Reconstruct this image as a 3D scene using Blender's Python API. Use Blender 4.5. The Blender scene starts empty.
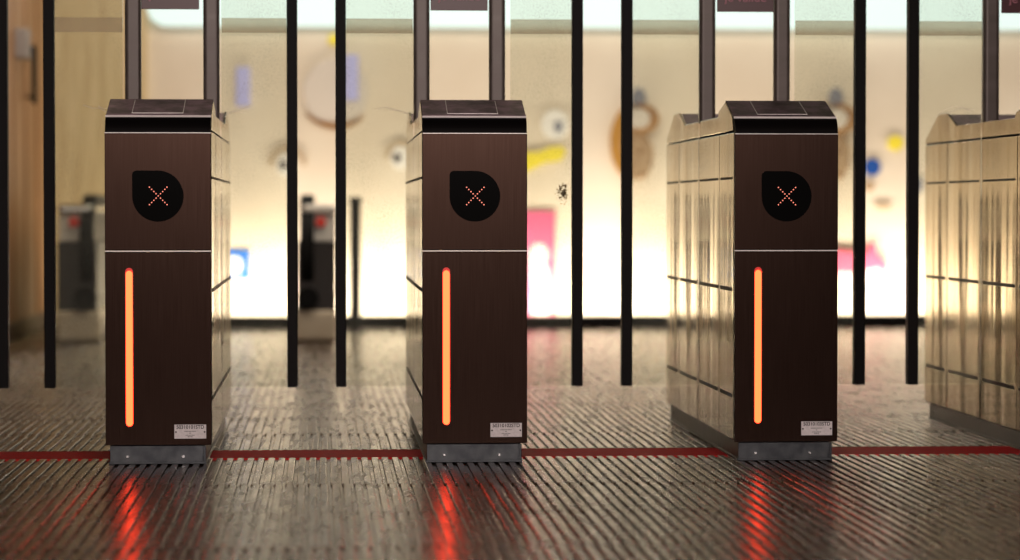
import bpy, bmesh, math, random
from mathutils import Vector, Matrix

random.seed(7)
S = bpy.context.scene
C = S.collection
PI = math.pi

# ---------------------------------------------------------------- camera
F = 2800.0
YAW = math.atan(185 / F)
PITCH = math.atan(70 / F)
CAMZ = 0.723
cam = bpy.data.cameras.new('camera')
cam.sensor_width = 36.0
cam.lens = F / 1020 * 36.0
cam.clip_start = 0.1
cam.clip_end = 200
cam.dof.use_dof = True
cam.dof.focus_distance = 8.0
cam.dof.aperture_fstop = 2.0
co = bpy.data.objects.new('camera', cam)
C.objects.link(co)
co.location = (0, 0, CAMZ)
co.rotation_euler = (PI / 2 - PITCH, 0, -YAW)
S.camera = co

# ---------------------------------------------------------------- world, light, exposure
W = bpy.data.worlds.new('world')
S.world = W
W.use_nodes = True
W.node_tree.nodes['Background'].inputs[0].default_value = (1.0, 0.70, 0.52, 1)
W.node_tree.nodes['Background'].inputs[1].default_value = 0.015
vs = S.view_settings
vs.view_transform = 'Standard'
vs.look = 'None'
vs.exposure = 0.0
vs.gamma = 1.0
vs.use_curve_mapping = False


def area(name, loc, rot, sx, sy, power, col):
    l = bpy.data.lights.new(name, 'AREA')
    l.shape = 'RECTANGLE'
    l.size = sx
    l.size_y = sy
    l.energy = power
    l.color = col
    o = bpy.data.objects.new(name, l)
    C.objects.link(o)
    o.location = loc
    o.rotation_euler = rot
    return o


# wall washers in the trough at the foot of the far wall: tilted to the wall
area('wall_wash_light', (2.3, 17.20, 0.075), (math.radians(112), 0, 0), 6.6, 0.10, 120, (1.0, 0.87, 0.73))
# unseen lamps added overhead to brighten wall, hall floor and gates
area('wall_spot_light', (1.8, 15.2, 2.9), (math.radians(58), 0, 0), 7.0, 0.4, 76, (1.0, 0.87, 0.73))
area('hall_ceiling_light', (1.5, 14.0, 3.1), (0, 0, 0), 5.0, 1.2, 75, (1.0, 0.85, 0.66))
area('gate_ceiling_light', (-0.6, 10.5, 3.0), (0, 0, 0), 3.0, 1.0, 14, (1.0, 0.84, 0.64))
area('front_ceiling_light', (0.3, 0.6, 2.35), (math.radians(77), 0, 0), 3.6, 0.3, 270, (1.0, 0.84, 0.78))  # unseen lamp added in front, aimed at gate fronts and plates

# ---------------------------------------------------------------- materials


def mat(name, col=(.5, .5, .5), rough=.5, metal=0.0, emit=None, estr=1.0, spec=None):
    m = bpy.data.materials.new(name)
    m.use_nodes = True
    b = m.node_tree.nodes['Principled BSDF']
    b.inputs['Base Color'].default_value = (*col, 1)
    b.inputs['Roughness'].default_value = rough
    b.inputs['Metallic'].default_value = metal
    if spec is not None:
        b.inputs['Specular IOR Level'].default_value = spec
    if emit:
        b.inputs['Emission Color'].default_value = (*emit, 1)
        b.inputs['Emission Strength'].default_value = estr
    return m


def nn(m, t, **kw):
    n = m.node_tree.nodes.new(t)
    for k, v in kw.items():
        setattr(n, k, v)
    return n


def lk(m, a, b):
    m.node_tree.links.new(a, b)


def noise_col(m, c1, c2, scale=(1, 1, 1), nscale=4, detail=4, lo=.35, hi=.65, bump=0, bdist=.002, rough=None):
    b = m.node_tree.nodes['Principled BSDF']
    tc = nn(m, 'ShaderNodeTexCoord')
    mp = nn(m, 'ShaderNodeMapping')
    mp.inputs['Scale'].default_value = scale
    no = nn(m, 'ShaderNodeTexNoise')
    no.inputs['Scale'].default_value = nscale
    no.inputs['Detail'].default_value = detail
    cr = nn(m, 'ShaderNodeValToRGB')
    cr.color_ramp.elements[0].position = lo
    cr.color_ramp.elements[1].position = hi
    cr.color_ramp.elements[0].color = (*c1, 1)
    cr.color_ramp.elements[1].color = (*c2, 1)
    lk(m, tc.outputs['Object'], mp.inputs[0])
    lk(m, mp.outputs[0], no.inputs['Vector'])
    lk(m, no.outputs['Fac'], cr.inputs[0])
    lk(m, cr.outputs[0], b.inputs['Base Color'])
    if rough:
        mr = nn(m, 'ShaderNodeMapRange')
        mr.inputs['To Min'].default_value = rough[0]
        mr.inputs['To Max'].default_value = rough[1]
        lk(m, no.outputs['Fac'], mr.inputs['Value'])
        lk(m, mr.outputs[0], b.inputs['Roughness'])
    if bump:
        bp = nn(m, 'ShaderNodeBump')
        bp.inputs['Strength'].default_value = bump
        bp.inputs['Distance'].default_value = bdist
        lk(m, no.outputs['Fac'], bp.inputs['Height'])
        lk(m, bp.outputs[0], b.inputs['Normal'])
    return m


M = {}
# brushed dark steel of the fronts: fine vertical brushing
M['front'] = noise_col(mat('dark_brushed_steel', rough=.3, metal=1), (.029, .0165, .0125), (.034, .020, .0155),
                       scale=(120, 1, 2), nscale=3, detail=3, rough=(.26, .31), bump=.01, bdist=.0003)
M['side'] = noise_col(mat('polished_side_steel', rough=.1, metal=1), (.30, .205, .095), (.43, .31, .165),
                      scale=(1, 2, .16), nscale=2.2, detail=2, rough=(.05, .15), bump=.5, bdist=.02)  # golden reflections and their streaks put into the steel colour
M['hood'] = mat('polished_hood_steel', (.50, .42, .42), .13, 1)
M['plate'] = noise_col(mat('scuffed_purple_steel', rough=.3, metal=1), (.08, .035, .055), (.34, .21, .28),
                       scale=(1, 1, 1), nscale=20, detail=6, rough=(.35, .55))  # pinkish reflection put into the mottled plate colour
M['trimsteel'] = mat('bright_edge_steel', (.94, .89, .86), .3, .2)
M['plinth'] = noise_col(mat('galvanised_plinth', rough=.4, metal=1), (.05, .054, .06), (.085, .09, .095),
                        nscale=30, rough=(.3, .5))
M['screw'] = mat('screw_steel', (.7, .7, .7), .25, 1)
M['seam'] = mat('seam_black', (.006, .006, .006), .8, spec=.02)
M['brow'] = mat('brow_black', (.004, .003, .003), .5, spec=.04)  # dark reflection on the polished hood put into the colour
M['black'] = mat('black_glass', (.003, .003, .003), .12, spec=.25)
M['seal'] = mat('black_rubber_seal', (.004, .003, .003), .55, spec=.12)
M['post'] = noise_col(mat('brown_grey_post', rough=.45, metal=.2), (.085, .066, .056), (.115, .09, .08),
                      scale=(1, 1, 4), nscale=5, rough=(.35, .5))
M['label'] = noise_col(mat('silver_label', rough=.45, metal=0), (.70, .64, .64), (.82, .76, .76), nscale=120)
M['ink'] = mat('black_ink', (.02, .018, .02), .6)
M['grey_ink'] = mat('grey_ink', (.20, .18, .18), .6)
M['led'] = mat('led_red', (.1, .02, .01), .4, emit=(1.0, .26, .17), estr=1.5)
M['strip'] = mat('orange_light', (.3, .05, .01), .4, emit=(1.0, .037, .0085), estr=11.0)
M['strip_edge'] = mat('red_light_edge', (.3, .02, .01), .4, emit=(1.0, .012, .008), estr=.45)
M['slot'] = mat('dark_sensor_window', (.012, .008, .006), .5, spec=.1)
M['sign'] = mat('dark_red_sign', (.06, .002, .006), .4)
M['sign_ink'] = mat('sign_pink_lettering', (.40, .13, .17), .5)
M['redline'] = noise_col(mat('red_floor_line', rough=.7, spec=.08), (.42, .004, .007), (.55, .008, .012),
                         nscale=30, rough=(.6, .8))


def glass_mat(name, tint, haze, hazecol, dust=0.0, dustscale=200):
    m = bpy.data.materials.new(name)
    m.use_nodes = True
    nt = m.node_tree
    nt.nodes.clear()
    out = nn(m, 'ShaderNodeOutputMaterial')
    tr = nn(m, 'ShaderNodeBsdfTransparent')
    tr.inputs[0].default_value = (*tint, 1)
    df = nn(m, 'ShaderNodeBsdfDiffuse')
    df.inputs[0].default_value = (*hazecol, 1)
    tl = nn(m, 'ShaderNodeBsdfTranslucent')
    tl.inputs[0].default_value = (*hazecol, 1)
    hz = nn(m, 'ShaderNodeMixShader')
    hz.inputs[0].default_value = .5
    lk(m, df.outputs[0], hz.inputs[1])
    lk(m, tl.outputs[0], hz.inputs[2])
    mx = nn(m, 'ShaderNodeMixShader')
    mx.inputs[0].default_value = haze
    if dust:
        tc = nn(m, 'ShaderNodeTexCoord')
        no = nn(m, 'ShaderNodeTexNoise')
        no.inputs['Scale'].default_value = dustscale
        no.inputs['Detail'].default_value = 1
        no2 = nn(m, 'ShaderNodeTexNoise')
        no2.inputs['Scale'].default_value = 5
        mr = nn(m, 'ShaderNodeMapRange')
        mr.inputs['From Min'].default_value = .70
        mr.inputs['From Max'].default_value = .78
        mr.inputs['To Min'].default_value = haze
        mr.inputs['To Max'].default_value = haze + dust
        ad = nn(m, 'ShaderNodeMath', operation='MULTIPLY_ADD')
        ad.inputs[1].default_value = .5
        lk(m, tc.outputs['Object'], no.inputs['Vector'])
        lk(m, tc.outputs['Object'], no2.inputs['Vector'])
        lk(m, no2.outputs['Fac'], ad.inputs[0])
        ad2 = nn(m, 'ShaderNodeMath', operation='MULTIPLY')
        ad2.inputs[1].default_value = .78
        lk(m, no.outputs['Fac'], ad2.inputs[0])
        lk(m, ad2.outputs[0], ad.inputs[2])
        lk(m, ad.outputs[0], mr.inputs['Value'])
        lk(m, mr.outputs[0], mx.inputs[0])
    lk(m, tr.outputs[0], mx.inputs[1])
    lk(m, hz.outputs[0], mx.inputs[2])
    gl = nn(m, 'ShaderNodeBsdfGlossy')
    gl.inputs['Roughness'].default_value = .03
    fr = nn(m, 'ShaderNodeFresnel')
    fr.inputs[0].default_value = 1.35
    mg = nn(m, 'ShaderNodeMixShader')
    lk(m, fr.outputs[0], mg.inputs[0])
    lk(m, mx.outputs[0], mg.inputs[1])
    lk(m, gl.outputs[0], mg.inputs[2])
    lk(m, mg.outputs[0], out.inputs[0])
    return m


M['glass'] = glass_mat('pale_green_glass', (.95, .965, .93), .05, (.66, .68, .60), dust=.10)
M['frost'] = glass_mat('etched_glass_band', (.90, .86, .78), .25, (.92, .86, .76))
M['dirt'] = mat('brown_dirt', (.16, .10, .04), .8)
M['scratch'] = mat('pale_scratch', (.75, .70, .62), .5)  # pale cobweb threads hanging on the glass

# ---------------------------------------------------------------- helpers


def bm_obj(name, bm, m, parent=None, smooth=False, bevel=0, seg=2):
    me = bpy.data.meshes.new(name)
    bmesh.ops.recalc_face_normals(bm, faces=bm.faces)
    bm.to_mesh(me)
    bm.free()
    o = bpy.data.objects.new(name, me)
    C.objects.link(o)
    for x in (m if isinstance(m, (list, tuple)) else [m]):
        me.materials.append(x)
    if smooth:
        for p in me.polygons:
            p.use_smooth = True
    if parent:
        o.parent = parent
    if bevel:
        b = o.modifiers.new('bevel', 'BEVEL')
        b.width = bevel
        b.segments = seg
        b.limit_method = 'ANGLE'
        b.angle_limit = math.radians(40)
    return o


def box(bm, x0, x1, y0, y1, z0, z1, mi=0):
    r = bmesh.ops.create_cube(bm, size=1)
    for v in r['verts']:
        v.co = Vector((x0 + (v.co.x + .5) * (x1 - x0), y0 + (v.co.y + .5) * (y1 - y0), z0 + (v.co.z + .5) * (z1 - z0)))
    for f in {f for v in r['verts'] for f in v.link_faces}:
        f.material_index = mi
    return r['verts']


def prism(bm, pts, axis, a, b, mi=0):
    """extrude a closed 2D outline along axis; axis 'x': pts are (y,z); axis 'y': pts are (x,z); 'z': (x,y)"""
    def mk(p, t):
        if axis == 'x':
            return (t, p[0], p[1])
        if axis == 'y':
            return (p[0], t, p[1])
        return (p[0], p[1], t)
    va = [bm.verts.new(mk(p, a)) for p in pts]
    vb = [bm.verts.new(mk(p, b)) for p in pts]
    fs = [bm.faces.new(va), bm.faces.new(list(reversed(vb)))]
    n = len(pts)
    for i in range(n):
        fs.append(bm.faces.new((va[i], vb[i], vb[(i + 1) % n], va[(i + 1) % n])))
    for f in fs:
        f.material_index = mi


def cyl(bm, p, r, h, axis='y', seg=20, r2=None):
    rot = {'y': Matrix.Rotation(PI / 2, 4, 'X'), 'x': Matrix.Rotation(PI / 2, 4, 'Y'), 'z': Matrix.Identity(4)}[axis]
    bmesh.ops.create_cone(bm, cap_ends=True, segments=seg, radius1=r, radius2=r if r2 is None else r2, depth=h,
                          matrix=Matrix.Translation(p) @ rot)


def circ(cx, cz, r, n=32, a0=0, a1=2 * PI, closed=True):
    k = n if closed else n + 1
    return [(cx + r * math.cos(a0 + (a1 - a0) * i / n), cz + r * math.sin(a0 + (a1 - a0) * i / n)) for i in range(k)]


def tube(bm, pts, r, seg=8):
    """round tube swept along points"""
    rings = []
    pts = [Vector(p) for p in pts]
    for i, p in enumerate(pts):
        d = (pts[min(i + 1, len(pts) - 1)] - pts[max(i - 1, 0)]).normalized()
        up = Vector((0, 0, 1)) if abs(d.z) < .9 else Vector((1, 0, 0))
        s = d.cross(up).normalized()
        t = s.cross(d)
        rings.append([bm.verts.new(p + s * (r * math.cos(2 * PI * k / seg)) + t * (r * math.sin(2 * PI * k / seg))) for k in range(seg)])
    for a, b in zip(rings, rings[1:]):
        for k in range(seg):
            bm.faces.new((a[k], a[(k + 1) % seg], b[(k + 1) % seg], b[k]))
    bm.faces.new(rings[0][::-1])
    bm.faces.new(rings[-1])


def empty(name, loc, label, cat, group=None):
    o = bpy.data.objects.new(name, None)
    C.objects.link(o)
    o.location = loc
    o.empty_display_size = .1
    o['label'] = label
    o['category'] = cat
    if group:
        o['group'] = group
    return o


def tag(o, label, cat, group=None):
    o['label'] = label
    o['category'] = cat
    if group:
        o['group'] = group
    return o


def struct(o):
    o['kind'] = 'structure'
    return o


def text_mesh(name, s, size, m, parent, loc, extrude=.0004, align='CENTER', width=None, bold=0):
    cu = bpy.data.curves.new(name, 'FONT')
    cu.body = s
    cu.size = size
    cu.align_x = align
    cu.align_y = 'CENTER'
    cu.extrude = extrude
    cu.offset = bold
    t = bpy.data.objects.new(name, cu)
    C.objects.link(t)
    dg = bpy.context.evaluated_depsgraph_get()
    me = bpy.data.meshes.new_from_object(t.evaluated_get(dg))
    bpy.data.objects.remove(t)
    if width:
        xs = [v.co.x for v in me.vertices]
        k = width / (max(xs) - min(xs))
        for v in me.vertices:
            v.co.x *= k
    for v in me.vertices:                       # stand the writing up, facing -Y
        v.co = Vector((v.co.x, -v.co.z, v.co.y))
    me.materials.clear()
    me.materials.append(m)
    o = bpy.data.objects.new(name, me)
    C.objects.link(o)
    o.location = loc
    if parent:
        o.parent = parent
    return o


def at(px, py, Y):
    """point of the place seen at a pixel, on the plane at depth Y"""
    d = Vector(((px - 510) / F, (280 - py) / F, -1.0))
    d = co.rotation_euler.to_matrix() @ d
    t = Y / d.y
    return Vector((d.x * t, Y, CAMZ + d.z * t))


# ---------------------------------------------------------------- the setting
WALLY = 17.6
XL = -1.735
XW = -1.10        # where the golden veneer ends and the painted wall starts

m = noise_col(mat('dark_ribbed_rubber', rough=.3, spec=.16), (.020, .011, .006), (.052, .030, .016),
              scale=(1, .16, 1), nscale=26, detail=6, rough=(.16, .36), lo=.3, hi=.7)
m.node_tree.nodes['Principled BSDF'].inputs['IOR'].default_value = 1.32
m.node_tree.nodes['Principled BSDF'].inputs['Specular IOR Level'].default_value = .3
M['floor'] = m
# ribbed floor: rows of tiles, each rib a rounded bar running away from the camera
rows = [(3.2, 3.95), (3.95, 4.63), (4.63, 5.32), (5.32, 6.01), (6.01, 6.70), (6.70, 7.39), (7.39, 8.19), (8.46, 9.06)]
y = 9.06
while y < WALLY:
    rows.append((y, min(y + .69, WALLY + .02)))
    y += .69
verts, faces = [], []
PT = .0300
X0, X1 = -2.0, 5.2
nr = int((X1 - X0) / PT)
prof = [(0, -.0062), (.0085, -.0062), (.0100, -.0012), (.0122, 0), (.0262, 0), (.0284, -.0012)]
for (ya, yb) in rows:
    off = random.uniform(-.006, .006)
    g = .0035
    xs = []
    for i in range(nr):
        for (px_, pz) in prof:
            xs.append((X0 + off + i * PT + px_, pz))
    base = len(verts)
    n = len(xs)
    ys = [(ya, -.0062, True), (ya + g, 0, False), (yb - g, 0, False), (yb, -.006, True)]
    for (yy, zz, low) in ys:
        for (x, z) in xs:
            verts.append((x, yy, -.0062 if low else z))
    for r in range(3):
        for i in range(n - 1):
            a = base + r * n + i
            faces.append((a, a + 1, a + n + 1, a + n))
me = bpy.data.meshes.new('floor')
me.from_pydata(verts, [], faces)
me.update()
me.materials.append(M['floor'])
for p in me.polygons:
    p.use_smooth = False
fo = bpy.data.objects.new('floor', me)
C.objects.link(fo)
struct(fo)
# slab below the ribs
bm = bmesh.new()
box(bm, -2.0, 5.2, 3.2, WALLY + .2, -.12, -.0068)
struct(bm_obj('trim_1', bm, M['floor']))
# red line set flush between two tile rows
bm = bmesh.new()
box(bm, -2.0, 5.2, 8.193, 8.457, -.02, -.0012)
struct(bm_obj('trim_2', bm, M['redline'], bevel=.002))

m = noise_col(mat('cream_painted_wall', rough=.7), (.68, .59, .46), (.76, .68, .55), nscale=1.3, detail=3)
M['wall'] = m
bm = bmesh.new()
box(bm, XW, 5.4, WALLY, WALLY + .15, 0, 1.868)
struct(bm_obj('wall_back', bm, M['wall']))
M['veneer'] = noise_col(mat('golden_wood_veneer', rough=.45), (.56, .43, .22), (.70, .57, .33),
                        scale=(5, 5, .5), nscale=4, detail=5, rough=(.3, .5))
bm = bmesh.new()
box(bm, XL, XW, WALLY - .05, WALLY + .15, 0, 2.9)
struct(bm_obj('wall_veneer', bm, M['veneer']))
M['wood'] = noise_col(mat('brown_wood_wall', rough=.4), (.24, .115, .04), (.38, .20, .085),
                      scale=(6, 6, .4), nscale=4, detail=6, rough=(.3, .5))
bm = bmesh.new()
box(bm, XL - .15, XL, 9.8, WALLY + .15, 0, 2.9)
for k in range(12):     # shallow vertical battens every 60 cm
    box(bm, XL, XL + .008, 10.2 + k * .62, 10.235 + k * .62, .08, 2.9)
struct(bm_obj('wall_left', bm, M['wood']))
M['base'] = mat('dark_baseboard', (.02, .014, .012), .4)
bm = bmesh.new()
box(bm, XL, XL + .02, 9.8, WALLY - .05, 0, .10)
struct(bm_obj('baseboard_left', bm, M['base'], bevel=.003))
# black light trough along the foot of the wall
bm = bmesh.new()
box(bm, XW, 5.2, 17.13, 17.16, 0, .076)
box(bm, XW, 5.2, 17.16, 17.26, 0, .03)
struct(bm_obj('trim_3', bm, M['seal'], bevel=.004))

# lit fascia of milky panels above the wall
m = mat('lit_milky_panel', (.3, .34, .33), .4, emit=(.80, 1.0, .94), estr=.80)
b = m.node_tree.nodes['Principled BSDF']
M['fascia'] = m
M['fascia_frame'] = mat('fascia_rail', (.62, .58, .48), .5)
fz = 1.868
t = empty('lit_fascia', (1.9, WALLY, fz), 'long milky white backlit panel above the cream wall', 'light panel')
bm = bmesh.new()
p0 = at(147, 20, WALLY).x
pts = [(p0 - t.location.x + .10, 0), (5.2 - t.location.x, 0), (5.2 - t.location.x, .5), (p0 - t.location.x, .5), (p0 - t.location.x, .12), (p0 - t.location.x + .03, .04)]
prism(bm, pts, 'y', -.10, .05)
bm_obj('diffuser', bm, M['fascia'], t)
bm = bmesh.new()
box(bm, p0 - t.location.x - .05, 5.25 - t.location.x, -.12, .06, .5, .56)
bm_obj('rail', bm, M['fascia_frame'], t, bevel=.004)
# painted wall behind / beside the fascia
bm = bmesh.new()
box(bm, XW, 5.4, WALLY + .06, WALLY + .15, 1.868, 2.9)
struct(bm_obj('wall_upper', bm, M['wall']))

# ---------------------------------------------------------------- ticket gates
HW = .150
D0, D1 = 0.0, 1.61      # local depth of a cabinet (front at 0)


POST_OFF = {-.473: .004, .428: -.0015, 1.327: -.0015, 2.230: 0.0}


def make_gate(cx, label, number, side_detail=True):
    t = empty('ticket_gate', (cx, 8.0, 0), label, 'ticket gate', 'ticket gates standing in a row')
    # inner body: the long box with a raised hump at each end
    prof_ = [(.012, .056), (.012, .940), (.035, .955), (.06, .985), (.19, 1.034), (.335, 1.012), (.35, .998), (1.14, .998), (1.27, 1.040), (1.40, 1.040), (1.60, .962), (1.60, .056)]
    bm = bmesh.new()
    prism(bm, prof_, 'x', -HW + .004, HW - .004)
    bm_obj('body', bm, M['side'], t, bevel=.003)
    # top cheeks: the side frame above the doors
    for s in (-1, 1):
        bm = bmesh.new()
        pc = [(.035, .952), (.06, .993), (.20, 1.040), (.335, 1.018), (.352, 1.001), (1.13, 1.001), (1.27, 1.046), (1.41, 1.046), (1.605, .968), (1.61, .952)]
        pc = [(yy, z if z > .96 else .952 - (0.0 if yy < 1 else 0)) for yy, z in pc]
        prism(bm, pc, 'x', s * HW, s * (HW - .006))
        bm_obj('side_rail', bm, M['side'], t, bevel=.0015)
        # four door panels on each side
        seams = [.012, .31, .78, 1.26, 1.61]
        for k in range(4):
            a, b_ = seams[k] + .003, seams[k + 1] - .003
            if k == 1:
                b_ -= .006
            if k == 2:
                a += .002
            bm = bmesh.new()
            x0, x1 = sorted((s * (HW - .006), s * (HW + .001)))
            box(bm, x0, x1, a, b_, .060, .946)
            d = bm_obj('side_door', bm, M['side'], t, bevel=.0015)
            for zz in (.812, .488, .180):
                bm = bmesh.new()
                x0, x1 = sorted((s * (HW - .002), s * (HW + .0022)))
                box(bm, x0, x1, a + .025, b_ - .025, zz, zz + (.007 if zz > .8 else .011))
                bm_obj('sensor_window', bm, M['slot'], d)
        bm = bmesh.new()
        x0, x1 = sorted((s * (HW - .006), s * (HW - .002)))
        box(bm, x0, x1, .03, 1.60, .058, .953)
        x0, x1 = sorted((s * (HW - .004), s * (HW + .0012)))
        box(bm, x0, x1, .771, .785, .060, .952)
        bm_obj('door_seam', bm, M['seam'], t)
    # front: two brushed panels with a bright line between
    bm = bmesh.new()
    box(bm, -HW, HW, 0, .016, .609, .941)
    bm_obj('upper_front_panel', bm, M['front'], t, bevel=.0012)
    bm = bmesh.new()
    box(bm, -HW, HW, 0, .016, .054, .603)
    bm_obj('lower_front_panel', bm, M['front'], t, bevel=.0012)
    bm = bmesh.new()
    box(bm, -HW, HW, .0008, .014, .6045, .6075)
    bm_obj('panel_joint', bm, M['trimsteel'], t)
    # hood: bright lower edge, brow painted black as dark reflection, upper bead as highlight
    bm = bmesh.new()
    R = .050
    pts = [(.016, .9430)] + [(-.0005 + (R - R * math.cos(a)), .9430 + R * math.sin(a)) for a in [i * math.radians(62) / 8 for i in range(9)]]
    yl, zl = pts[-1]
    pts += [(yl + .006, zl + .0035), (.20, 1.043), (.20, 1.030), (.05, .98)]
    prism(bm, pts, 'x', -HW + .001, HW - .001)
    bm_obj('brow', bm, M['brow'], t)
    bm = bmesh.new()
    prism(bm, [(yl + .001, zl + .0005), (yl + .001, zl + .003), (yl + .008, zl + .0055), (yl + .010, zl + .0005)], 'x', -HW + .0005, HW - .0005)
    prism(bm, circ(yl + .0005, zl + .0025, .0034, 14), 'x', -HW + .0005, HW - .0005)
    bm_obj('brow_edge', bm, M['trimsteel'], t)  # bright bead stands in for the highlight along the bend
    bm = bmesh.new()
    box(bm, -HW + .0005, HW - .0005, -.0005, .012, .9412, .9430)
    bm_obj('hood_edge', bm, M['trimsteel'], t)
    # sloped top plate and its inset lid
    bm = bmesh.new()
    sl = (1.0445 - .992) / (.205 - .03)
    z = lambda yy: .9925 + (yy - .030) * sl
    prism(bm, [(.034, z(.034)), (.206, z(.206)), (.206, z(.206) - .006), (.034, z(.034) - .006)], 'x', -HW + .002, HW - .002)
    tp = bm_obj('top_plate', bm, M['plate'], t)
    bm = bmesh.new()
    for x in (-.077, .068):
        prism(bm, [(.055, z(.055) + .0008), (.196, z(.196) + .0008), (.196, z(.196)), (.055, z(.055))], 'x', x, x + .0018)
    prism(bm, [(.053, z(.053) + .0008), (.057, z(.057) + .0008), (.057, z(.057)), (.053, z(.053))], 'x', -.077, .0698)
    bm_obj('lid_outline', bm, M['trimsteel'], tp)
    # rear hump plate, seen from the front
    bm = bmesh.new()
    prism(bm, [(1.13, 1.000), (1.27, 1.043), (1.27, 1.035), (1.13, .99)], 'x', -HW + .008, HW - .008)
    bm_obj('rear_top_plate', bm, M['plate'], t)
    # tear drop display
    cxx, cz, r = 0, .7625, .0725
    outl = [(cxx - r, cz + r - .012)] + [(cxx - r + .012 - .012 * math.cos(a), cz + r - .012 + .012 * math.sin(a)) for a in (PI / 8, PI / 4, 3 * PI / 8)] + [(cxx - r + .012, cz + r)]
    outl += [(cxx + r * math.sin(a), cz + r * math.cos(a)) for a in [i * (1.5 * PI) / 40 for i in range(41)]]
    bm = bmesh.new()
    prism(bm, outl, 'y', -.0012, .003)
    d = bm_obj('display', bm, M['black'], t)
    bm = bmesh.new()
    cy = cz + .0005
    N = 4
    st = .0062
    done = set()
    for k in range(-N, N + 1):
        for q in (-1, 1):
            if (k * q, k) in done:
                continue
            done.add((k * q, k))
            cyl(bm, (cxx + .001 + k * q * st, -.0016, cy + k * st), .0017, .0012, 'y', 10)
    bm_obj('led_cross', bm, M['led'], d)
    # light strip
    sx = -.082
    def caps(h, za, zb):
        return [(sx + h * math.cos(a), zb + h * math.sin(a)) for a in [i * PI / 10 for i in range(11)]] + \
               [(sx - h * math.cos(a), za - h * math.sin(a)) for a in [i * PI / 10 for i in range(11)]]
    bm = bmesh.new()
    prism(bm, caps(.0108, .118, .548), 'y', -.0006, .002)
    e = bm_obj('light_strip', bm, M['strip_edge'], t)
    bm = bmesh.new()
    prism(bm, caps(.0094, .118, .541), 'y', -.0012, .0005)
    o = bm_obj('light_core', bm, M['strip'], e)
    # identification plate
    lx, lz = .0895, .0925
    bm = bmesh.new()
    box(bm, lx - .045, lx + .045, -.0008, .002, lz - .020, lz + .020)
    pl = bm_obj('identification_plate', bm, M['label'], t)
    if number:
        text_mesh('plate_number', number, .0145, M['ink'], pl, (lx, -.0010, lz + .0125), .0003, width=.078, bold=.0003)
    bm = bmesh.new()
    for (w, zz) in ((.033, .0005), (.005, -.0045), (.026, -.0105), (.015, -.0145)):
        nseg = max(1, int(w / .004))
        for i in range(nseg):
            xa = lx - w / 2 + i * w / nseg
            box(bm, xa, xa + w / nseg * .72, -.0012, -.0004, lz + zz - .0011, lz + zz + .0011)
    bm_obj('small_print', bm, M['grey_ink'], pl)
    for s in (-1, 1):
        bm = bmesh.new()
        cyl(bm, (lx + s * .0405, -.0012, lz - .001), .0024, .002, 'y', 12)
        bm_obj('rivet', bm, M['ink'], pl)
    # plinth
    bm = bmesh.new()
    box(bm, -HW + .012, HW - .018, .004, 1.585, 0.0, .052)
    box(bm, -HW + .008, HW - .014, .001, 1.588, 0.0, .007)
    box(bm, HW - .024, HW - .016, .0, .006, .007, .052)
    pn = bm_obj('plinth', bm, M['plinth'], t, bevel=.0012)
    for x in (-.088, .070):
        bm = bmesh.new()
        cyl(bm, (x, .002, .0215), .0042, .006, 'y', 16)
        bm_obj('screw', bm, M['screw'], pn, bevel=.0008)
    bm = bmesh.new()
    cyl(bm, (-HW + .0115, 1.50, .030), .005, .004, 'x', 12)
    bm_obj('screw', bm, M['screw'], pn)
    # two posts that carry the sign
    po = POST_OFF[round(cx, 3)]
    for x in (-.1245 + po, .1135 + po * 2):
        bm = bmesh.new()
        xs_, ys_ = .025, .022
        pts = []
        for (sx_, sy_, a0) in ((1, 1, 0), (-1, 1, PI / 2), (-1, -1, PI), (1, -1, 1.5 * PI)):
            for i in range(6):
                a = a0 + i * PI / 10
                pts.append((x + sx_ * (xs_ - .012) + .012 * math.cos(a), .77 + sy_ * (ys_ - .012) + .012 * math.sin(a)))
        prism(bm, pts, 'z', .995, 2.02)
        bm_obj('post', bm, M['post'], t)
    # sign between the posts
    sg = empty('information_sign', (cx - .008 + po, 8.74, 1.3445), label_sign[cx], 'sign', 'signs between the gate posts')
    bm = bmesh.new()
    box(bm, -.089, .089, -.004, .004, 0, .26)
    bm_obj('panel', bm, M['sign'], sg, bevel=.001)
    text_mesh('lettering', 'je valide', .036, M['sign_ink'], sg, (.0, -.0048, .043), .0005, width=.132, bold=.0004)
    for zz in (.11, .215):
        bm = bmesh.new()
        box(bm, -.0905, .0925, .004, .012, zz, zz + .02)
        bm_obj('bracket', bm, M['post'], sg)
    return t


GX = [-.473, .428, 1.327, 2.230]
GL = ['dark steel ticket gate with red cross display, leftmost of the row',
      'dark steel ticket gate with red cross display and lit strip, second from the left',
      'dark steel ticket gate showing its polished brass-coloured left side, third from the left',
      'polished steel ticket gate cut off by the right picture edge, only its side visible']
label_sign = dict(zip(GX, ['dark red je valide sign between posts of the leftmost ticket gate',
                           'dark red je valide sign between posts of the second ticket gate from left',
                           'brighter red je valide sign between posts of the third ticket gate',
                           'corner of a dark red sign above the rightmost ticket gate']))
GN = ['50310101STD', '50310102STD', '50310103STD', None]
for x_, l_, n_ in zip(GX, GL, GN):
    make_gate(x_, l_, n_)

# ---------------------------------------------------------------- glass gate leaves
GY = 8.77
LB = .17


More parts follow.
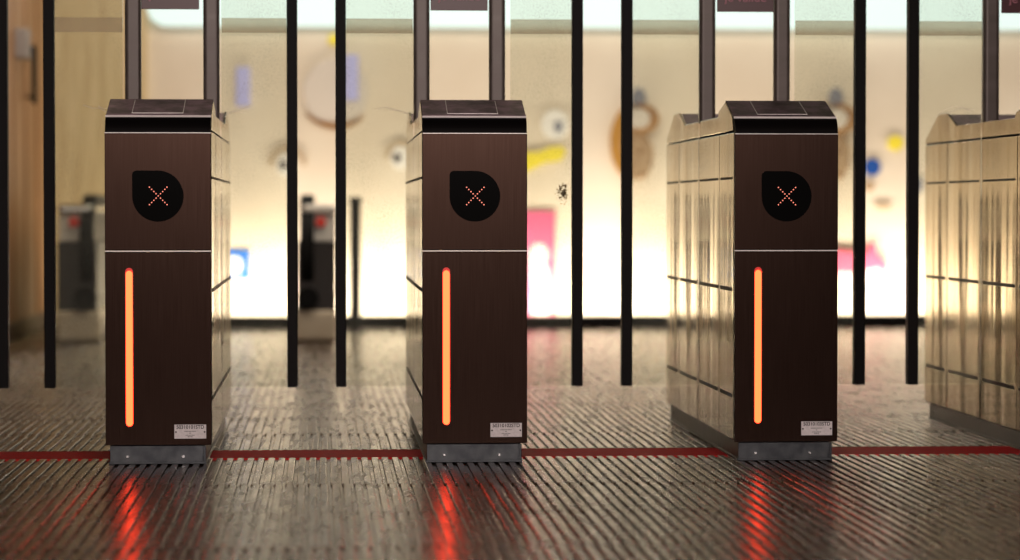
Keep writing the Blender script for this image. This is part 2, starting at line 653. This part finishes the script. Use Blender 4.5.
def leaf(xbar, xcab, label, marks=()):
    """one sliding glass leaf: black seal at its free edge, pane back to the cabinet"""
    s = 1 if xcab > xbar else -1
    t = empty('glass_gate_leaf', (xbar, GY, LB), label, 'glass gate', 'sliding glass leaves between the gates')
    bm = bmesh.new()
    box(bm, -.0165, .0165, -.022, .022, 0, 1.75)
    bm_obj('edge_seal', bm, M['seal'], t, bevel=.002)
    w = abs(xcab - xbar)
    x0, x1 = sorted((s * .0165, s * w))
    bm = bmesh.new()
    box(bm, x0, x1, -.005, .005, .0, 1.70)
    p = bm_obj('glass_pane', bm, M['glass'], t)
    bm = bmesh.new()
    zb = 1.274 - LB
    box(bm, x0 + .001, x1 - .001, -.0062, -.0052, zb, zb + .046)
    bm_obj('etched_band', bm, M['frost'], t)
    for nm, m_, fn in marks:
        bm = bmesh.new()
        fn(bm, t.location)
        bm_obj(nm, bm, m_, t)
    return t


def strands(lines):
    def fn(bm, org):
        for ln in lines:
            tube(bm, [at(px, py, GY - .0072) - org for px, py in ln], .0007, 5)
    return fn


def smear(px, py, n, rx, ry):
    def fn(bm, org):
        rnd = random.Random(5)
        for _ in range(n):
            x, y_ = rnd.gauss(0, .45) * rx, rnd.gauss(0, .45) * ry
            r = rnd.uniform(.001, .0040)
            p = at(px + x, py + y_, GY - .0062) - org
            k = 7
            pts = [(p.x + r * rnd.uniform(.5, 1.3) * math.cos(a), p.z + r * rnd.uniform(.5, 1.3) * math.sin(a)) for a in [2 * PI * i / k for i in range(k)]]
            prism(bm, pts, 'y', p.y, p.y + .0008)
    return fn


bars = [(at(a, 300, GY).x, at(b, 300, GY).x) for a, b in ((3.5, 50), (292.5, 341), (577, 626.5), (859, 912))]
cabs = [GX[0] - .896] + GX
lane_names = ['leftmost lane', 'lane between the first and second gates', 'lane between the second and third gates',
              'lane before the rightmost gate']
for i, (ba, bb) in enumerate(bars):
    mk = []
    if i == 1:
        mk = [('scratch', M['scratch'], strands([[(224, 117), (231, 113), (240, 109), (250, 105)], [(224, 115), (232, 111), (241, 112), (246, 113)]]))]
    if i == 2:
        mk = [('dirt_smear', M['dirt'], smear(563, 192, 90, 6, 10))]
    leaf(ba, cabs[i] + HW + .0025, 'glass leaf with black edge, left half of ' + lane_names[i], mk)
    mk = []
    if i == 0:
        mk = [('scratch', M['scratch'], strands([[(83, 105), (92, 108), (99, 108), (106, 112)], [(98, 106), (104, 109), (107, 108)]]))]
    if i == 1:
        mk = [('scratch', M['scratch'], strands([[(376, 109), (386, 107), (396, 110), (406, 114)], [(388, 111), (400, 110), (408, 113)]]))]
    if i == 3:
        mk = [('scratch', M['scratch'], strands([[(936, 117), (946, 109), (956, 106), (966, 109), (975, 110)], [(940, 114), (952, 112), (962, 107), (972, 113)]]))]
    leaf(bb, cabs[i + 1] - HW - .0025, 'glass leaf with black edge, right half of ' + lane_names[i], mk)

# ---------------------------------------------------------------- escalator ends by the far wall
M['cream'] = noise_col(mat('beige_skirt', rough=.4), (.55, .46, .34), (.62, .54, .42), nscale=6)
M['white'] = mat('white_panel', (.75, .72, .66), .35)
M['rubber'] = mat('black_handrail_rubber', (.004, .004, .004), .5, spec=.1)
M['recess'] = mat('black_recess', (.012, .008, .006), .5)
M['red_button'] = mat('red_button', (.75, .035, .015), .35)
M['steel'] = mat('bright_steel', (.75, .74, .70), .25, 1)


def escalator_end(px, s, label, steel):
    """s: side on which the cladding stands, seen from the front"""
    Y = 15.4
    x = at(px, 340, Y).x
    t = empty('escalator_balustrade', (x, Y, 0), label, 'escalator', 'escalator ends by the far wall')

    def bx_(a, b_, y0, y1, z0, z1, name, m_, bev=.006):
        x0, x1 = sorted((a * s, b_ * s))
        bm = bmesh.new()
        box(bm, x0, x1, y0, y1, z0, z1)
        return bm_obj(name, bm, m_, t, bevel=bev)
    bx_(-.075, .165, .04, 1.6, 0, .17, 'skirt', M['cream'], .02)
    bx_(-.055, .16, .06, 1.6, .17, .55, 'inner_panel', M['recess'])
    bx_(-.02, .16, .15, 1.6, .55, .70, 'upper_panel', M['white'])
    bx_(-.025, .165, .12, 1.6, .70, .755, 'deck_cap', M['steel'] if steel else M['white'], .02)
    # handrail loop: a flattened rubber band in a half circle, width .075
    bm = bmesh.new()
    prof_o, prof_i = [], []
    R_, zc, yc = .335, .475, .36
    for i in range(25):
        a = PI / 2 + PI * i / 24
        prof_o.append((yc + R_ * math.cos(a), zc + R_ * math.sin(a)))
        prof_i.append((yc + (R_ - .05) * math.cos(a), zc + (R_ - .05) * math.sin(a)))
    pts = [(1.6, zc + R_)] + prof_o + [(.6, zc - R_), (.6, zc - R_ + .05)] + prof_i[::-1] + [(1.6, zc + R_ - .05)]
    prism(bm, pts, 'x', -.04, .04)
    bm_obj('handrail', bm, M['rubber'], t, bevel=.018, seg=4)
    # solid black newel disc inside the loop
    bm = bmesh.new()
    pts = [(1.5, zc + R_ - .05)] + prof_i + [(1.5, zc - R_ + .05)]
    prism(bm, pts, 'x', -.022, .022)
    bm_obj('newel', bm, M['recess'], t)
    # handrail mouth
    bm = bmesh.new()
    prism(bm, circ(0.0 + s * .005, .24, .062, 24), 'y', .01, .34)
    bm_obj('handrail_mouth', bm, M['rubber'], t, bevel=.01)
    bm = bmesh.new()
    cyl(bm, (s * .075, .14, .655), .030, .03, 'y', 24)
    bm_obj('stop_button', bm, M['red_button'], t, bevel=.006)
    return t


escalator_end(86, -1, 'escalator end with chrome-capped cladding and black handrail, beside the wooden wall', True)
escalator_end(307, 1, 'escalator end with black handrail and red button, seen between two black gate edges', False)

# thin black barrier post by the wall
p = at(355.5, 322, 16.7)
t = empty('barrier_post', (p.x, 16.7, 0), 'thin black upright post in front of the white lower wall', 'post')
bm = bmesh.new()
cyl(bm, (0, 0, .39), .032, .78, 'z', 16)
cyl(bm, (0, 0, .785), .038, .03, 'z', 16)
bm_obj('pole', bm, M['rubber'], t)
bm = bmesh.new()
cyl(bm, (0, 0, .006), .07, .012, 'z', 28)
bm_obj('foot', bm, M['rubber'], t, bevel=.003)

# ---------------------------------------------------------------- things on the left wall
p = at(22, 60, 15.9)
t = empty('wall_box', (XL, 15.9, 1.55), 'small grey box mounted high on the brown wooden wall', 'box')
bm = bmesh.new()
box(bm, 0, .08, -.09, .09, .02, .19)
M['grey'] = mat('grey_plastic', (.30, .27, .25), .5)
bm_obj('casing', bm, M['grey'], t, bevel=.01)
bm = bmesh.new()
box(bm, .078, .083, -.06, .06, .05, .16)
bm_obj('cover', bm, mat('grey_cover', (.20, .18, .17), .5), t, bevel=.002)
t = empty('pull_handle', (XL, 16.45, 1.34), 'long black upright handle on the brown wooden wall', 'handle')
bm = bmesh.new()
box(bm, .035, .065, -.02, .02, 0, .34)
bm_obj('bar', bm, M['rubber'], t, bevel=.008)
for zz in (.04, .30):
    bm = bmesh.new()
    cyl(bm, (.02, 0, zz), .01, .04, 'x', 12)
    bm_obj('bracket', bm, M['rubber'], t)

# ---------------------------------------------------------------- decorations on the far wall
K = F / WALLY


def P(px, py):
    return at(px, py, WALLY)


def flat(name, pts_px, m_, label=None, cat=None, parent=None, th=.02, lift=0.0, group=None, bev=.004):
    """a panel cut to an outline and fixed on the wall"""
    pts = [P(*q) for q in pts_px]
    c = Vector((sum(q.x for q in pts) / len(pts), WALLY - lift, sum(q.z for q in pts) / len(pts)))
    org = parent.location if parent else c
    bm = bmesh.new()
    y1 = (c.y - org.y)
    prism(bm, [(q.x - org.x, q.z - org.z) for q in pts], 'y', y1 - th, y1)
    o = bm_obj(name, bm, m_, parent, bevel=bev)
    if not parent:
        o.location = c
        tag(o, label, cat, group)
    return o


def ell(cx, cy, rx, ry, n=32, a0=0, a1=2 * PI):
    return [(cx + rx * math.cos(a0 + (a1 - a0) * i / n), cy + ry * math.sin(a0 + (a1 - a0) * i / n)) for i in range(n)]


def arc_band(cx, cy, rx, ry, w, a0, a1, n=24, taper=False):
    o, i_ = [], []
    for k in range(n + 1):
        a = a0 + (a1 - a0) * k / n
        ww = w * (math.sin(PI * k / n) if taper else 1) + .3
        o.append((cx + rx * math.cos(a), cy + ry * math.sin(a)))
        i_.append((cx + (rx - ww) * math.cos(a), cy + (ry - ww) * math.sin(a)))
    return o + i_[::-1]


def rect(x0, y0, x1, y1):
    return [(x0, y0), (x1, y0), (x1, y1), (x0, y1)]


mt = {
    'blue': mat('blue_paint', (.015, .16, .60), .4), 'deep_blue': mat('deep_blue_paint', (.01, .07, .32), .4),
    'yellow': mat('yellow_paint', (.85, .72, .05), .4), 'lilac': mat('lilac_paint', (.50, .52, .95), .4),
    'pink': mat('pink_paint', (.62, .11, .22), .5), 'rose': mat('rose_paint', (.72, .10, .18), .45),
    'brown': noise_col(mat('brown_paint', rough=.5), (.22, .09, .02), (.42, .22, .07), nscale=14),
    'tan': noise_col(mat('tan_paint', rough=.5), (.30, .18, .09), (.50, .36, .22), nscale=22),
    'ochre': mat('ochre_paint', (.42, .21, .03), .45), 'white': mat('white_paint', (.85, .83, .78), .5),
    'pale': mat('pale_disc_paint', (.66, .60, .52), .6), 'greyblue': mat('grey_blue_paint', (.22, .23, .28), .5),
    'dark': mat('dark_paint', (.06, .05, .05), .5), 'beige': mat('beige_paint', (.52, .40, .26), .6),
    'cream2': mat('pale_pink_paint', (.85, .62, .58), .5),
}
# pale disc, the shadow under it painted as a brown arc
t = empty('round_wall_panel', P(336, 95), 'large pale disc with a brown lower rim on the cream wall', 'wall decoration')
flat('disc', ell(336, 92, 33, 34), mt['pale'], parent=t)
flat('rim', arc_band(336, 92, 37, 37, 6, PI * .22, PI * .82, taper=True), mt['brown'], parent=t, lift=.005)
flat('yellow_dot', ell(334, 40, 6, 6), mt['yellow'], 'small yellow dot high above the large pale disc', 'wall decoration')
flat('lilac_panel', rect(236, 67, 250, 106), mt['lilac'], 'narrow upright lilac panel right of the leftmost gate post', 'wall decoration', lift=.0)  # lilac glow in the glass, painted as flat strips
flat('lilac_panel', rect(344, 55, 358, 100), mt['lilac'], 'narrow upright lilac panel overlapping the large pale disc', 'wall decoration', lift=.03)
# eye-like rings
for (cx_, cy_, r_, lab) in ((288, 165, 19, 'brown arched ring with dark centre above the blue sign'),
                            (402, 158, 17, 'brown arched ring with dark centre beside the second ticket gate')):
    t = empty('ring_ornament', P(cx_, cy_), lab, 'wall decoration', 'ring shaped ornaments on the far wall')
    flat('arch', arc_band(cx_, cy_, r_, r_, 4, PI, 2 * PI), mt['beige'], parent=t)
    flat('inner_disc', ell(cx_ - 2, cy_, 10, 12), mt['white'], parent=t)
    flat('pupil', ell(cx_ - 5, cy_, 4, 5), mt['dark'], parent=t, lift=.012, th=.012)
# round white ornament
t = empty('round_ornament', P(555, 125), 'round white ornament with a dark centre above the yellow streak', 'wall decoration')
flat('plate', ell(555, 125, 14, 15), mt['white'], parent=t)
flat('centre', ell(558, 127, 4.5, 6), mt['greyblue'], parent=t, lift=.015, th=.012)
# yellow streak
flat('yellow_streak', [(505, 160), (520, 152), (538, 152), (550, 147), (562, 146), (566, 152), (560, 161), (546, 162), (534, 168), (518, 175), (505, 176)],
     mt['yellow'], 'yellow sweeping streak on the wall right of the second ticket gate', 'wall decoration')
# pink poster
t = empty('pink_poster', P(530, 262), 'pink poster with a pale figure standing at the wall foot', 'poster')
flat('sheet', rect(500, 211, 555, 322), mt['pink'], parent=t, bev=.002)
flat('figure', [(529, 250), (534, 244), (541, 243), (547, 248), (549, 256), (545, 262), (549, 272), (549, 322), (532, 322), (533, 290), (529, 268)],
     mt['cream2'], parent=t, lift=.0205, th=.003, bev=.0005)
# gilded brown figure
for dx, lab in ((0, 'brown gilded figure with a pale round face between second and third gates'),
                (197, 'brown gilded figure partly hidden behind the right edge of the third gate')):
    t = empty('wall_figure', P(636 + dx, 135), lab, 'wall decoration', 'brown figures on the far wall')
    flat('back_crescent', arc_band(634 + dx, 142, 24, 39, 17, PI * .55, PI * 1.45, taper=True), mt['ochre'], parent=t, th=.05)
    flat('body', [(624 + dx, 124), (634 + dx, 120), (646 + dx, 134), (653 + dx, 150), (651 + dx, 166), (645 + dx, 179), (632 + dx, 180), (624 + dx, 166), (620 + dx, 146)], mt['tan'], parent=t, th=.07, bev=.02)
    flat('collar', arc_band(640 + dx, 119, 18, 15, 9, -PI * .6, PI * .7), mt['brown'], parent=t, lift=.02, th=.06)
    flat('face', ell(638 + dx, 119, 11, 10), mt['pale'], parent=t, lift=.03, th=.06, bev=.01)
    flat('cap', ell(638 + dx, 98, 7, 10), mt['greyblue'], parent=t, lift=.0, th=.05, bev=.01)
flat('blue_disc', ell(872, 167, 8.5, 8.5), mt['deep_blue'], 'small deep blue disc between the two right black gate edges', 'wall decoration')
flat('yellow_disc', ell(895, 143, 8, 7.5), mt['yellow'], 'small yellow disc just above and right of the blue disc', 'wall decoration')
flat('tan_patch', ell(883, 206, 8, 4), mt['beige'], 'small tan oval patch below the blue disc', 'wall decoration')
flat('tan_patch', ell(869, 186, 5, 5), mt['tan'], 'tiny round tan patch directly under the blue disc', 'wall decoration')
flat('dark_patch', ell(919, 185, 3.5, 8), mt['greyblue'], 'small dark upright patch just left of the rightmost gate', 'wall decoration')
flat('pink_shape', [(815, 252), (836, 250), (852, 251), (866, 253), (869, 243), (873, 241), (876, 254), (886, 263), (884, 274), (878, 268), (866, 270), (850, 273), (815, 272)],
     mt['rose'], 'pink reclining shape with pointed tips low on the wall right of the third gate', 'wall decoration', th=.06, bev=.01)
# blue sign
t = empty('blue_sign', P(236, 264), 'small blue sign with a white symbol right of the leftmost gate', 'sign')
flat('board', rect(222, 250, 249.5, 279), mt['blue'], parent=t, bev=.002)
flat('symbol', ell(235, 265, 8, 9), mt['white'], parent=t, lift=.0205, th=.003, bev=.0005)
